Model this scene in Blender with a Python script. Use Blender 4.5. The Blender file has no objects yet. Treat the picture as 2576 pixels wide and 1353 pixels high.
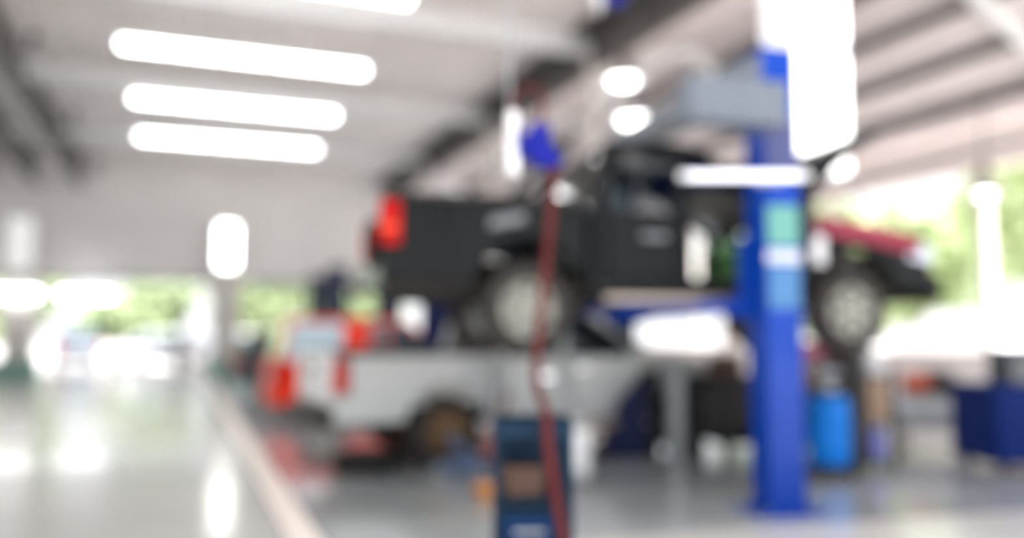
import bpy, bmesh, math, random
from mathutils import Vector, Matrix
random.seed(7)
R = math.radians
S = bpy.context.scene
COL = S.collection

# ---------------------------------------------------------------- camera
cam_d = bpy.data.cameras.new('camera')
cam = bpy.data.objects.new('camera', cam_d)
COL.objects.link(cam)
cam.location = (0, 0, 1.4)
cam.rotation_euler = (R(90 + 4.37), 0, R(-21.2))
cam_d.sensor_width = 36
cam_d.lens = 36 * 2135 / 2576
cam_d.clip_end = 400
cam_d.dof.use_dof = True
cam_d.dof.focus_distance = 1.8
cam_d.dof.aperture_fstop = 0.45
cam_d.dof.aperture_blades = 9
S.camera = cam

# ---------------------------------------------------------------- world, sun, exposure
W = bpy.data.worlds.new('daylight')
S.world = W
W.use_nodes = True
nt = W.node_tree
bg = nt.nodes['Background']
tc = nt.nodes.new('ShaderNodeTexCoord')
sep = nt.nodes.new('ShaderNodeSeparateXYZ')
ramp = nt.nodes.new('ShaderNodeValToRGB')
ramp.color_ramp.elements[0].position = 0.0
ramp.color_ramp.elements[0].color = (0.97, 0.985, 1.0, 1)
ramp.color_ramp.elements[1].position = 0.7
ramp.color_ramp.elements[1].color = (0.86, 0.92, 1.0, 1)
nt.links.new(tc.outputs['Generated'], sep.inputs[0])
nt.links.new(sep.outputs['Z'], ramp.inputs[0])
nt.links.new(ramp.outputs[0], bg.inputs[0])
bg.inputs[1].default_value = 1.1

sun_d = bpy.data.lights.new('sun', 'SUN')
sun_d.energy = 14.0
sun_d.angle = R(2)
sun_d.color = (1, 0.985, 0.965)
sun = bpy.data.objects.new('sun', sun_d)
COL.objects.link(sun)
sun.rotation_euler = (R(38), R(6), R(20))

S.view_settings.view_transform = 'Standard'
S.view_settings.look = 'None'
S.view_settings.gamma = 1
S.view_settings.exposure = 0.57
S.cycles.use_denoising = True
S.cycles.max_bounces = 10
S.cycles.diffuse_bounces = 6
S.cycles.sample_clamp_indirect = 12

# ---------------------------------------------------------------- materials
def lin(c):
    return tuple(((v / 255) / 12.92 if v / 255 <= 0.04045 else ((v / 255 + 0.055) / 1.055) ** 2.4) for v in c)

def mat(name, rgb, rough=0.5, metal=0.0, var=0.12, scale=6.0, coat=0.0, emit=0.0, spec=0.5, trans=0.0):
    m = bpy.data.materials.new(name)
    m.use_nodes = True
    n = m.node_tree.nodes
    l = m.node_tree.links
    b = n['Principled BSDF']
    c = lin(rgb)
    tcx = n.new('ShaderNodeTexCoord')
    ns = n.new('ShaderNodeTexNoise')
    ns.inputs['Scale'].default_value = scale
    ns.inputs['Detail'].default_value = 4
    rp = n.new('ShaderNodeValToRGB')
    rp.color_ramp.elements[0].position = 0.3
    rp.color_ramp.elements[1].position = 0.7
    rp.color_ramp.elements[0].color = (*[v * (1 - var) for v in c], 1)
    rp.color_ramp.elements[1].color = (*[min(1, v * (1 + var)) for v in c], 1)
    l.new(tcx.outputs['Object'], ns.inputs['Vector'])
    l.new(ns.outputs['Fac'], rp.inputs[0])
    l.new(rp.outputs[0], b.inputs['Base Color'])
    b.inputs['Roughness'].default_value = rough
    b.inputs['Metallic'].default_value = metal
    b.inputs['Coat Weight'].default_value = coat
    b.inputs['Coat Roughness'].default_value = 0.06
    b.inputs['Specular IOR Level'].default_value = spec
    b.inputs['Transmission Weight'].default_value = trans
    if emit:
        b.inputs['Emission Color'].default_value = (*c, 1)
        b.inputs['Emission Strength'].default_value = emit
    return m

def glass(name, tint, rough=0.02):
    m = bpy.data.materials.new(name)
    m.use_nodes = True
    n = m.node_tree.nodes
    l = m.node_tree.links
    n.remove(n['Principled BSDF'])
    tr = n.new('ShaderNodeBsdfTransparent')
    tr.inputs[0].default_value = (*tint, 1)
    gl = n.new('ShaderNodeBsdfGlossy')
    gl.inputs['Roughness'].default_value = rough
    fr = n.new('ShaderNodeFresnel')
    fr.inputs[0].default_value = 1.5
    mx = n.new('ShaderNodeMixShader')
    l.new(fr.outputs[0], mx.inputs[0])
    l.new(tr.outputs[0], mx.inputs[1])
    l.new(gl.outputs[0], mx.inputs[2])
    l.new(mx.outputs[0], n['Material Output'].inputs[0])
    return m

M = {}
M['aisle'] = mat('aisle_epoxy', (160, 162, 160), 0.2, var=0.05, scale=0.6, coat=0.2)
M['bay'] = mat('bay_epoxy', (168, 172, 175), 0.16, var=0.22, scale=0.9, coat=0.4)
M['front'] = mat('front_zone_epoxy', (206, 206, 203), 0.25, var=0.04, scale=0.8, coat=0.2)
M['stripe'] = mat('floor_line_paint', (232, 224, 214), 0.3, var=0.05)
M['apron'] = mat('outdoor_concrete', (212, 207, 203), 0.8, var=0.08, scale=0.5)
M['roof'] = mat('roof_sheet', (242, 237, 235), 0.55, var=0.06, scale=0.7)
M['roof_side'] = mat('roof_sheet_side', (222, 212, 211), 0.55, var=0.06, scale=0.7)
M['beam_white'] = mat('beam_paint', (222, 222, 222), 0.5, var=0.04)
M['beam_dark'] = mat('beam_dark', (88, 84, 82), 0.6, var=0.12)
M['wall'] = mat('wall_cladding', (240, 237, 236), 0.6, var=0.05, scale=0.5)
M['fascia'] = mat('fascia_board', (250, 237, 233), 0.6, var=0.05)
M['column'] = mat('column_paint', (212, 207, 203), 0.5, var=0.05)
M['green_base'] = mat('green_plinth', (112, 158, 146), 0.5, var=0.1)
M['lowwall'] = mat('low_wall_render', (212, 202, 200), 0.7, var=0.08, scale=2)
M['tube'] = mat('lamp_tube', (255, 255, 255), 0.4, var=0, emit=9)
M['tube_soft'] = mat('worklight_tube', (238, 240, 255), 0.4, var=0, emit=1.0)
M['box_light'] = mat('lightbox_face', (255, 255, 252), 0.4, var=0, emit=3.2)
M['board_soft'] = mat('soft_board_face', (250, 250, 250), 0.4, var=0, emit=0.3)  # faint glow added to a board that is no lamp
M['box_side'] = mat('lightbox_side', (246, 246, 250), 0.4, var=0, emit=0.36)  # side glow added, dimmer for the column's shaded face
M['bulb'] = mat('high_bay_bulb', (255, 255, 250), 0.4, var=0, emit=7)
M['white'] = mat('white_enamel', (232, 233, 236), 0.35, var=0.03, coat=0.3)
M['alu'] = mat('aluminium', (205, 203, 206), 0.35, 0.8, var=0.06)
M['steel'] = mat('steel_grey', (150, 154, 158), 0.4, 0.4, var=0.1)
M['greyblue'] = mat('beam_greyblue', (98, 106, 118), 0.45, var=0.06)
M['blue'] = mat('lift_blue', (0, 58, 160), 0.35, var=0.06, coat=0.1, spec=0.2)
M['navy'] = mat('lift_navy', (6, 20, 66), 0.45, var=0.08, spec=0.2)
M['navy2'] = mat('chest_navy', (0, 34, 104), 0.6, var=0.08, spec=0.2)
M['purpleblue'] = mat('lift_dull_blue', (62, 68, 116), 0.45, var=0.06)
M['teal'] = mat('decal_teal', (92, 152, 142), 0.4, var=0.05)
M['paleteal'] = mat('decal_pale_teal', (58, 112, 164), 0.4, var=0.05)
M['decal_white'] = mat('decal_white', (192, 198, 214), 0.4, var=0.02)
M['black_paint'] = mat('black_car_paint', (17, 19, 21), 0.4, var=0.08, coat=0.05, spec=0.16)
M['black'] = mat('black_rubber', (24, 23, 23), 0.75, var=0.15)
M['black_plastic'] = mat('black_plastic', (36, 34, 34), 0.5, var=0.12)
M['tyre'] = mat('tyre_rubber', (48, 44, 42), 0.8, var=0.15)
M['rim'] = mat('alloy_rim', (138, 139, 131), 0.5, 0.2, var=0.06)
M['rust_rim'] = mat('steel_rim_brown', (120, 92, 62), 0.5, 0.3, var=0.2)
M['greybumper'] = mat('bumper_grey_green', (112, 120, 112), 0.5, var=0.1)
M['underbody'] = mat('underbody', (52, 49, 47), 0.6, 0.2, var=0.2)
M['board'] = mat('running_board', (176, 164, 154), 0.4, 0.3, var=0.08)
M['silver_paint'] = mat('white_truck_paint', (186, 189, 189), 0.35, var=0.04, coat=0.5)
M['red_paint'] = mat('red_car_paint', (232, 44, 6), 0.4, var=0.05, coat=0.1, spec=0.25)
M['dark_paint'] = mat('dark_car_paint', (46, 54, 66), 0.3, var=0.06, coat=0.6)
M['white_paint'] = mat('white_car_paint', (244, 244, 246), 0.3, var=0.02, coat=0.6)
M['red_lens'] = mat('red_lens', (172, 4, 2), 0.4, var=0.05, coat=0.05, spec=0.15)
M['orange_lens'] = mat('orange_lens', (226, 60, 12), 0.3, var=0.05, coat=0.15)
M['head_lens'] = mat('headlight_lens', (216, 224, 240), 0.12, 0.5, var=0.03, coat=0.8)
M['chrome'] = mat('chrome', (214, 216, 222), 0.12, 0.9, var=0.03)
M['glass'] = glass('car_glass', (0.62, 0.67, 0.7))
M['darkglass'] = mat('tinted_glass', (64, 76, 86), 0.06, var=0.03, coat=1.0)
M['paleglass'] = mat('sky_lit_glass', (176, 200, 214), 0.08, var=0.03, coat=1.0)  # pale base colour paints the sky reflection into the glass
M['maroon'] = mat('maroon_cloth', (142, 42, 66), 0.6, var=0.12)
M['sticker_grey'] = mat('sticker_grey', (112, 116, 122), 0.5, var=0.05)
M['seat_pale'] = mat('seat_cover_pale', (176, 182, 184), 0.8, var=0.06)
M['seat'] = mat('seat_fabric', (60, 58, 60), 0.8, var=0.12)
M['hose'] = mat('hose_red', (88, 30, 30), 0.6, var=0.1, spec=0.2)
M['reel_blue'] = mat('reel_blue', (12, 24, 136), 0.5, var=0.05, spec=0.2)
M['trolley_dark'] = mat('trolley_dark_blue', (14, 40, 62), 0.5, var=0.15, spec=0.15)
M['trolley_blue'] = mat('trolley_blue', (0, 44, 92), 0.5, var=0.08, spec=0.15)
M['drum'] = mat('drum_blue', (0, 124, 226), 0.4, var=0.06, coat=0.05, spec=0.25)
M['pink'] = mat('pink_cloth', (206, 106, 136), 0.8, var=0.08)
M['card'] = mat('cardboard', (172, 144, 122), 0.8, var=0.1)
M['lavender'] = mat('lavender_plastic', (122, 126, 196), 0.45, var=0.06)
M['purple'] = mat('purple_plastic', (92, 80, 120), 0.45, var=0.08)
M['brown'] = mat('brown_card', (84, 62, 52), 0.8, var=0.12)
M['amber'] = mat('amber_plastic', (206, 142, 76), 0.45, var=0.08)
M['motor_red'] = mat('motor_orange_red', (190, 78, 50), 0.4, var=0.1)
M['palegrey'] = mat('machine_pale_grey', (178, 184, 190), 0.4, var=0.08)
M['jack_blue'] = mat('jack_grey_blue', (84, 104, 138), 0.4, var=0.1)
M['jack_red'] = mat('jack_dark_red', (104, 46, 46), 0.45, var=0.1)
M['leaf'] = mat('leaf_bright', (182, 196, 148), 0.6, var=0.15, scale=1.2)
M['leaf_far'] = mat('leaf_far', (132, 146, 108), 0.6, var=0.2, scale=1.2)
M['leaf_dark'] = mat('leaf_deep', (46, 88, 42), 0.6, var=0.3, scale=1.2)
M['bark'] = mat('bark', (110, 92, 78), 0.9, var=0.2)

# ---------------------------------------------------------------- mesh builder
class MB:
    def __init__(s):
        s.v = []
        s.f = []
    def add(s, vs, fs):
        o = len(s.v)
        s.v += [tuple(p) for p in vs]
        s.f += [[i + o for i in f] for f in fs]
        return s
    def box(s, x0, x1, y0, y1, z0, z1):
        return s.add([(x, y, z) for x in (x0, x1) for y in (y0, y1) for z in (z0, z1)],
                     [(0, 1, 3, 2), (4, 6, 7, 5), (0, 4, 5, 1), (2, 3, 7, 6), (0, 2, 6, 4), (1, 5, 7, 3)])
    def obox(s, c, size, m=None):
        hx, hy, hz = [v / 2 for v in size]
        vs = [Vector((x, y, z)) for x in (-hx, hx) for y in (-hy, hy) for z in (-hz, hz)]
        if m is not None:
            vs = [m @ v for v in vs]
        c = Vector(c)
        return s.add([v + c for v in vs],
                     [(0, 1, 3, 2), (4, 6, 7, 5), (0, 4, 5, 1), (2, 3, 7, 6), (0, 2, 6, 4), (1, 5, 7, 3)])
    def bar(s, a, b, w, h=None):
        a, b = Vector(a), Vector(b)
        h = h or w
        d = (b - a)
        q = d.to_track_quat('X', 'Z').to_matrix()
        return s.obox((a + b) / 2, (d.length, w, h), q)
    def prism(s, pts, y0, y1, warp=None):
        n = len(pts)
        vs = [(x, y0, z) for x, z in pts] + [(x, y1, z) for x, z in pts]
        if warp:
            vs = [warp(*v) for v in vs]
        fs = [list(range(n)), list(range(2 * n - 1, n - 1, -1))]
        fs += [(i, (i + 1) % n, n + (i + 1) % n, n + i) for i in range(n)]
        return s.add(vs, fs)
    def tube(s, pts, r, n=10, cap=True):
        pts = [Vector(p) for p in pts]
        rs = r if isinstance(r, (list, tuple)) else [r] * len(pts)
        rings = []
        ref = None
        for i, p in enumerate(pts):
            t = (pts[min(i + 1, len(pts) - 1)] - pts[max(i - 1, 0)]).normalized()
            if ref is None:
                ref = t.orthogonal().normalized()
            else:
                ref = (ref - t * ref.dot(t)).normalized()
            b = t.cross(ref)
            rings.append([p + (ref * math.cos(2 * math.pi * k / n) + b * math.sin(2 * math.pi * k / n)) * rs[i] for k in range(n)])
        vs = [v for g in rings for v in g]
        fs = [(i * n + k, i * n + (k + 1) % n, (i + 1) * n + (k + 1) % n, (i + 1) * n + k) for i in range(len(pts) - 1) for k in range(n)]
        if cap:
            fs += [list(range(n))[::-1], [(len(pts) - 1) * n + k for k in range(n)]]
        return s.add(vs, fs)
    def lathe(s, prof, c=(0, 0, 0), axis='Z', n=28, close=False):
        vs = []
        for r, h in prof:
            for k in range(n):
                a = 2 * math.pi * k / n
                p = (r * math.cos(a), r * math.sin(a), h)
                if axis == 'Y':
                    p = (p[0], h, p[1])
                elif axis == 'X':
                    p = (h, p[0], p[1])
                vs.append((p[0] + c[0], p[1] + c[1], p[2] + c[2]))
        m = len(prof)
        fs = [(i * n + k, i * n + (k + 1) % n, (i + 1) * n + (k + 1) % n, (i + 1) * n + k) for i in range(m - 1) for k in range(n)]
        if close:
            fs += [((m - 1) * n + k, (m - 1) * n + (k + 1) % n, (k + 1) % n, k) for k in range(n)]
        else:
            fs += [list(range(n))[::-1], [(m - 1) * n + k for k in range(n)]]
        return s.add(vs, fs)
    def build(s, name, m, parent=None, bevel=0.0, smooth=True, seg=2):
        me = bpy.data.meshes.new(name)
        me.from_pydata(s.v, [], s.f)
        bm = bmesh.new()
        bm.from_mesh(me)
        bmesh.ops.recalc_face_normals(bm, faces=bm.faces)
        bm.to_mesh(me)
        bm.free()
        mm = m if isinstance(m, (list, tuple)) else [m]
        for x in mm:
            me.materials.append(M[x] if isinstance(x, str) else x)
        if smooth:
            for p in me.polygons:
                p.use_smooth = True
            me.set_sharp_from_angle(angle=R(38))
        o = bpy.data.objects.new(name, me)
        COL.objects.link(o)
        if parent is not None:
            o.parent = parent
        if bevel:
            b = o.modifiers.new('edge', 'BEVEL')
            b.width = bevel
            b.segments = seg
            b.limit_method = 'ANGLE'
            b.angle_limit = R(40)
        return o

def tag(o, label=None, cat=None, group=None, kind=None):
    if label:
        o['label'] = label
    if cat:
        o['category'] = cat
    if group:
        o['group'] = group
    if kind:
        o['kind'] = kind
    return o

def empty(name, loc=(0, 0, 0), rz=0.0, label=None, cat=None, group=None):
    o = bpy.data.objects.new(name, None)
    o.empty_display_size = 0.2
    COL.objects.link(o)
    o.location = loc
    o.rotation_euler = (0, 0, rz)
    return tag(o, label, cat, group)

def structure(mb, name, m, label, **k):
    o = mb.build(name, m, **k)
    return tag(o, label, kind='structure')

def kids(o):
    return [c for c in list(COL.objects) if c.parent is o]

def copy_tree(o, parent=None):
    c = o.copy()
    COL.objects.link(c)
    if parent is not None:
        c.parent = parent
    for ch in kids(o):
        copy_tree(ch, c)
    return c

# ================================================================ THE SETTING
EAVE_X = 13.6
GUT_X = 7.4
BACK_Y = 32.1
ROOF_Z = 7.3

# floor: pale aisle, grey bays (one surface, three paints)
me = bpy.data.meshes.new('floor')
fv = [(-9, -7, 0), (0.93, -7, 0), (0.93, 5.50, 0), (0.93, 33, 0), (-9, 33, 0), (EAVE_X, -7, 0), (EAVE_X, 4.18, 0), (EAVE_X, 33, 0)]
me.from_pydata(fv, [], [(0, 1, 2, 3, 4), (1, 5, 6, 2), (2, 6, 7, 3)])
for x in ('aisle', 'bay', 'front'):
    me.materials.append(M[x])
me.polygons[2].material_index = 1
me.polygons[1].material_index = 2
fl = bpy.data.objects.new('floor', me)
COL.objects.link(fl)
tag(fl, 'glossy pale aisle floor with grey workshop bays', kind='structure')
b_ = MB()
b_.box(0.72, 0.93, 2, 32, 0.0, 0.003)
structure(b_, 'trim_1', 'stripe', 'cream painted line along the edge of the aisle', smooth=False)
b_ = MB()
b_.add([(-60, 33, -0.02), (80, 33, -0.02), (80, 120, -0.02), (-60, 120, -0.02),
        (EAVE_X, -40, -0.02), (80, -40, -0.02), (EAVE_X, 33, -0.02),
        (-60, -40, -0.02), (-60, -7, -0.02), (EAVE_X, -7, -0.02)],
       [(0, 1, 2, 3), (4, 5, 1, 6), (7, 4, 9, 8)])
structure(b_, 'ground_outside', 'apron', 'sunlit concrete yard outside the workshop', smooth=False)

# main roof: ribbed sheet
def ribbed(x0, z0, x1, z1, y0, y1, pitch, h, name, m, label, thick=0.06):
    n = max(2, int(math.hypot(x1 - x0, z1 - z0) / pitch))
    mb = MB()
    prof = []
    for i in range(n):
        for t, d in ((0, 0), (0.62, 0), (0.7, h), (0.92, h)):
            f = (i + t) / n
            prof.append((x0 + (x1 - x0) * f, z0 + (z1 - z0) * f + d))
    prof.append((x1, z1))
    k = len(prof)
    vs = [(x, y0, z) for x, z in prof] + [(x, y1, z) for x, z in prof]
    vs += [(x, y0, z + thick) for x, z in prof] + [(x, y1, z + thick) for x, z in prof]
    fs = []
    for i in range(k - 1):
        fs.append((i, i + 1, k + i + 1, k + i))
        fs.append((2 * k + i, 3 * k + i, 3 * k + i + 1, 2 * k + i + 1))
    mb.add(vs, fs)
    return structure(mb, name, m, label, smooth=False)
ribbed(-9, ROOF_Z, GUT_X, ROOF_Z, -2.0, BACK_Y, 0.36, 0.07, 'ceiling', 'roof', 'ribbed pale metal roof over the aisle')
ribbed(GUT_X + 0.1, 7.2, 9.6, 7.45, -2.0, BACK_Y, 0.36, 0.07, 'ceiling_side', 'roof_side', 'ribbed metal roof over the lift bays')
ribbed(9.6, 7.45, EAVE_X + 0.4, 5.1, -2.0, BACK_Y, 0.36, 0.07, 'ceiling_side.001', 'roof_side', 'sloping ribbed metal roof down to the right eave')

# transverse rafters
for i, y in enumerate((9.0, 14.7, 20.6, 26.6)):
    b_ = MB()
    b_.box(-9, GUT_X - 0.1, y - 0.13, y + 0.13, ROOF_Z - 0.42, ROOF_Z - 0.36)
    b_.box(-9, GUT_X - 0.1, y - 0.03, y + 0.03, ROOF_Z - 0.36, ROOF_Z)
    o = structure(b_, 'beam_main' + ('' if i == 0 else '.%03d' % i), 'beam_white', 'white steel roof beam across the aisle', smooth=False)
    # curved haunch and rafter over the bays
    b_ = MB()
    arc = []
    for k in range(9):
        t = k / 8
        arc.append((GUT_X + 0.1 + 2.2 * t, y, 5.75 + 1.45 * math.sin(t * math.pi / 2)))
    for a, c in zip(arc[:-1], arc[1:]):
        b_.bar(a, c, 0.2, 0.18)
    b_.bar(arc[-1], (EAVE_X, y, 4.95), 0.16, 0.24)
    structure(b_, 'beam_side' + ('' if i == 0 else '.%03d' % i), 'beam_white', 'white curved roof beam over the lift bays', smooth=False)
    b_ = MB()
    b_.box(GUT_X - 0.1, GUT_X + 0.1, y - 0.1, y + 0.1, 0, 7.0) if i >= 1 else b_.box(GUT_X - 0.1, GUT_X + 0.1, y - 0.1, y + 0.1, 5.4, 7.0)
    structure(b_, 'column_gutter' + ('' if i == 0 else '.%03d' % i), 'column', 'pale steel roof post under the gutter beam', smooth=False)
# valley gutter, its dark grey paints in the shaded recess
b_ = MB()
b_.box(GUT_X - 0.5, GUT_X + 0.1, -1, BACK_Y, ROOF_Z - 0.12, ROOF_Z + 0.1)
b_.box(GUT_X - 0.06, GUT_X + 0.1, -1, BACK_Y, ROOF_Z - 0.75, ROOF_Z - 0.12)
structure(b_, 'beam_gutter', 'beam_dark', 'dark valley gutter beam between the two roofs', smooth=False)
# purlins of side roof
for i, x in enumerate((10.3, 11.2, 12.1, 13.0)):
    z = 7.45 + (x - 9.6) * (5.1 - 7.45) / (EAVE_X + 0.4 - 9.6)
    b_ = MB()
    b_.box(x - 0.05, x + 0.05, -1, BACK_Y, z - 0.2, z)
    structure(b_, 'beam_purlin' + ('' if i == 0 else '.%03d' % i), 'beam_dark', 'dark purlin under the sloping side roof', smooth=False)
# right side: fascia, eave posts, low wall
b_ = MB()
b_.box(EAVE_X - 0.05, EAVE_X + 0.05, -1, BACK_Y, 4.45, 5.12)
b_.box(EAVE_X - 0.12, EAVE_X + 0.12, -1, BACK_Y, 4.39, 4.45)
structure(b_, 'wall_right_fascia', 'fascia', 'pinkish white fascia board under the right eave', smooth=False)
b_ = MB()
b_.box(EAVE_X - 0.08, EAVE_X + 0.08, -1, BACK_Y, 0, 1.02)
b_.box(EAVE_X - 0.12, EAVE_X + 0.12, -1, BACK_Y, 1.02, 1.08)
structure(b_, 'wall_right', 'lowwall', 'low pinkish wall along the open right side', smooth=False)
for i, y in enumerate((6.0, 11.2, 15.0, 20.6, 26.6)):
    b_ = MB()
    b_.box(EAVE_X - 0.07, EAVE_X + 0.07, y - 0.07, y + 0.07, 1.08, 4.4)
    structure(b_, 'column_eave' + ('' if i == 0 else '.%03d' % i), 'column', 'slim pale post on the low right wall', smooth=False)
# back wall over the opening
b_ = MB()
b_.box(-9, GUT_X, BACK_Y, BACK_Y + 0.2, 3.34, ROOF_Z + 0.1)
for k in range(9):
    z = 3.6 + k * 0.42
    b_.box(-9, GUT_X, BACK_Y - 0.035, BACK_Y, z, z + 0.05)
structure(b_, 'wall_back', 'wall', 'pale horizontally clad wall above the open far end', smooth=False)
b_ = MB()
b_.box(-9, GUT_X, BACK_Y - 0.12, BACK_Y + 0.25, 3.18, 3.34)
structure(b_, 'trim_2', 'steel', 'grey lintel rail above the far opening', smooth=False)
b_ = MB()
b_.add([(GUT_X, BACK_Y, 4.4), (EAVE_X, BACK_Y, 4.4), (EAVE_X, BACK_Y, 5.1), (9.6, BACK_Y, 7.4), (GUT_X, BACK_Y, 7.2),
        (GUT_X, BACK_Y + .15, 4.4), (EAVE_X, BACK_Y + .15, 4.4), (EAVE_X, BACK_Y + .15, 5.1), (9.6, BACK_Y + .15, 7.4), (GUT_X, BACK_Y + .15, 7.2)],
       [(0, 1, 2, 3, 4), (9, 8, 7, 6, 5), (0, 1, 6, 5), (1, 2, 7, 6), (2, 3, 8, 7), (3, 4, 9, 8), (4, 0, 5, 9)])
structure(b_, 'wall_back.001', 'wall', 'pale gable wall behind the lift bays', smooth=False)
b_ = MB()
b_.box(-9.2, -9, -1, BACK_Y, 0, ROOF_Z)
structure(b_, 'wall_left', 'wall', 'pale wall on the left of the aisle', smooth=False)
# back columns with green plinths
for i, x in enumerate((-4.95, 1.4)):
    b_ = MB()
    b_.box(x - 0.45, x + 0.45, BACK_Y - 0.75, BACK_Y - 0.1, 0.55, 5.3)
    structure(b_, 'column_back' + ('' if i == 0 else '.001'), 'column', ('wide' if i == 0 else 'square') + ' pale column at the far opening', smooth=False, bevel=0.02)
    b_ = MB()
    b_.box(x - 0.5 - (0.8 if i == 0 else 0.1), x + 0.5 + (0.1 if i == 0 else 1.3), BACK_Y - 0.82, BACK_Y - 0.05, 0, 0.55)
    structure(b_, 'trim_%d' % (3 + i), 'green_base', 'teal green plinth of a far column', smooth=False)

# ================================================================ LAMPS
def strip_light(x0, x1, y, label):
    root = empty('strip_light', ((x0 + x1) / 2, y, ROOF_Z - 0.52), 0, label, 'light', 'strip lights under the aisle roof')
    L = x1 - x0
    h = MB()
    h.box(-L / 2, L / 2, -0.14, 0.14, 0.05, 0.11)
    for k in range(4):
        px = -L / 2 + 0.4 + k * (L - 0.8) / 3
        h.tube([(px, 0, 0.1), (px, 0, 0.5)], 0.012, 6)
    h.build('housing', 'white', root, smooth=False)
    n = 5
    for k in range(n):
        a = -L / 2 + L * k / n + 0.03
        c = -L / 2 + L * (k + 1) / n - 0.03
        t = MB()
        t.tube([(a, -0.07, 0.01), (c, -0.07, 0.01)], 0.045, 10)
        t.tube([(a, 0.07, 0.01), (c, 0.07, 0.01)], 0.045, 10)
        t.build('lamp_tube', 'tube', root)
    return root
strip_light(-1.2, 3.30, 13.05, 'bright white strip light cut off by the top edge of the picture')
strip_light(-1.24, 3.38, 17.05, 'longest of the three whole white strip lights, the topmost')
strip_light(-1.22, 3.42, 20.95, 'middle one of the three whole white strip lights on the roof')
strip_light(-1.27, 3.56, 25.0, 'lowest and shortest of the three whole strip lights on the roof')

for y_ in (9.7, 5.9, 2.0):  # unseen extra rows, added to brighten the roof
    strip_light(-1.2, 3.5, y_, 'white strip light on the aisle roof above the top edge of the picture')
def wall_tube(x0, x1, label):
    y = BACK_Y - 0.95
    root = empty('tube_lamp', ((x0 + x1) / 2, y, 2.7), 0, label, 'light', 'tube lamps at the far opening')
    L = x1 - x0
    MB().box(-L / 2, L / 2, -0.07, 0.07, 0.06, 0.13).box(-L / 2 + .1, -L / 2 + .14, -.02, .9, 0.1, 0.6).box(L / 2 - .14, L / 2 - .1, -.02, .9, 0.1, 0.6).build('housing', 'white', root, smooth=False)
    MB().tube([(-L / 2 + .02, 0, 0), (L / 2 - .02, 0, 0)], 0.1, 10).build('lamp_tube', 'tube', root)
wall_tube(-6.1, -4.35, 'bright white tube lamp across the far left column')
wall_tube(-3.75, -2.2, 'bright white tube lamp right of the far left column')

def glow_box(loc, w, d, z0, z1, panels, lit, label, face_mat='box_light'):
    root = empty('light_box', loc, 0, label, 'light box')
    MB().box(-w / 2, w / 2, -d / 2 + 0.04, d / 2, z0, z1).build('casing', 'box_side' if lit else 'white', root, bevel=0.02)
    n = panels
    hh = (z1 - z0) / n
    for k in range(n):
        MB().box(-w / 2 + .03, w / 2 - .03, -d / 2, -d / 2 + 0.05, z0 + k * hh + .03, z0 + (k + 1) * hh - .03).build('panel', face_mat if lit else 'board_soft', root, bevel=0.015)
    return root
glow_box((1.4, BACK_Y - 0.922, 0), 0.62, 0.3, 3.7, 5.2, 2, True, 'glowing white upright light box on the far column', 'bulb')
glow_box((-4.95, BACK_Y - 0.897, 0), 0.85, 0.25, 3.45, 5.2, 1, False, 'pale softly lit upright board on the far left column')
lb = glow_box((7.10, 8.3, 0), 0.76, 0.62, 3.30, 6.4, 1, True, 'tall glowing white light box hanging beside the blue lift')  # white column built as a hung box, its lit face given by glow
for o in kids(lb):
    if o.name.startswith('panel'):
        bpy.data.objects.remove(o)
for a, c in ((3.34, 4.80), (4.92, 6.36)):
    MB().box(-.30, .37, -.33, -.25, a, c).build('panel', 'box_light', lb, bevel=0.015)
MB().tube([(-.1, 0, 6.39), (-.1, 0, 7.20)], 0.02, 8).tube([(.3, 0, 6.39), (.3, 0, 6.57)], 0.02, 8).build('hanger', 'steel', lb)

def high_bay(loc, top, lit, label, group=None, r=0.26):
    root = empty('high_bay_lamp', loc, 0, label, 'lamp', group)
    pr = [(0.09, 0.30), (0.12, 0.28), (r * 0.8, 0.1), (r, 0.0), (r - 0.015, 0.0), (r * 0.8 - 0.02, 0.09), (0.1, 0.26), (0.05, 0.27)]
    MB().lathe(pr, n=24).build('shade', 'alu', root)
    MB().lathe([(0.02, 0.3), (0.085, 0.3), (0.085, 0.5), (0.03, 0.54)], n=16).build('ballast', 'beam_dark', root)
    MB().tube([(0, 0, 0.5), (0, 0, top - loc[2])], 0.015, 8).build('rod', 'beam_dark', root)
    MB().lathe([(0.01, 0.27), (0.06, 0.24), (r * 0.62, 0.07), (r * 0.5, 0.0), (0.02, -0.05)], n=18).build('bulb', 'bulb' if lit else 'white', root)
    return root
high_bay((-2.75, 17.9, 6.55), ROOF_Z, False, 'unlit round high bay lamp nearest the top left corner')
high_bay((-2.75, 24.0, 6.55), ROOF_Z, False, 'middle of the three unlit round lamps at the upper left')
high_bay((-2.75, 29.9, 6.55), ROOF_Z, False, 'lowest of the three unlit round lamps at the upper left')
high_bay((6.15, 10.8, 4.5), ROOF_Z, True, 'glowing round lamp just above the black cab roof', r=0.42)
high_bay((6.45, 11.7, 5.38), ROOF_Z, True, 'higher glowing round lamp above the black truck', r=0.36)

high_bay((12.9, 10.6, 3.80), 5.56, True, 'glowing round lamp in front of the trees at the right', r=0.26)
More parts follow.
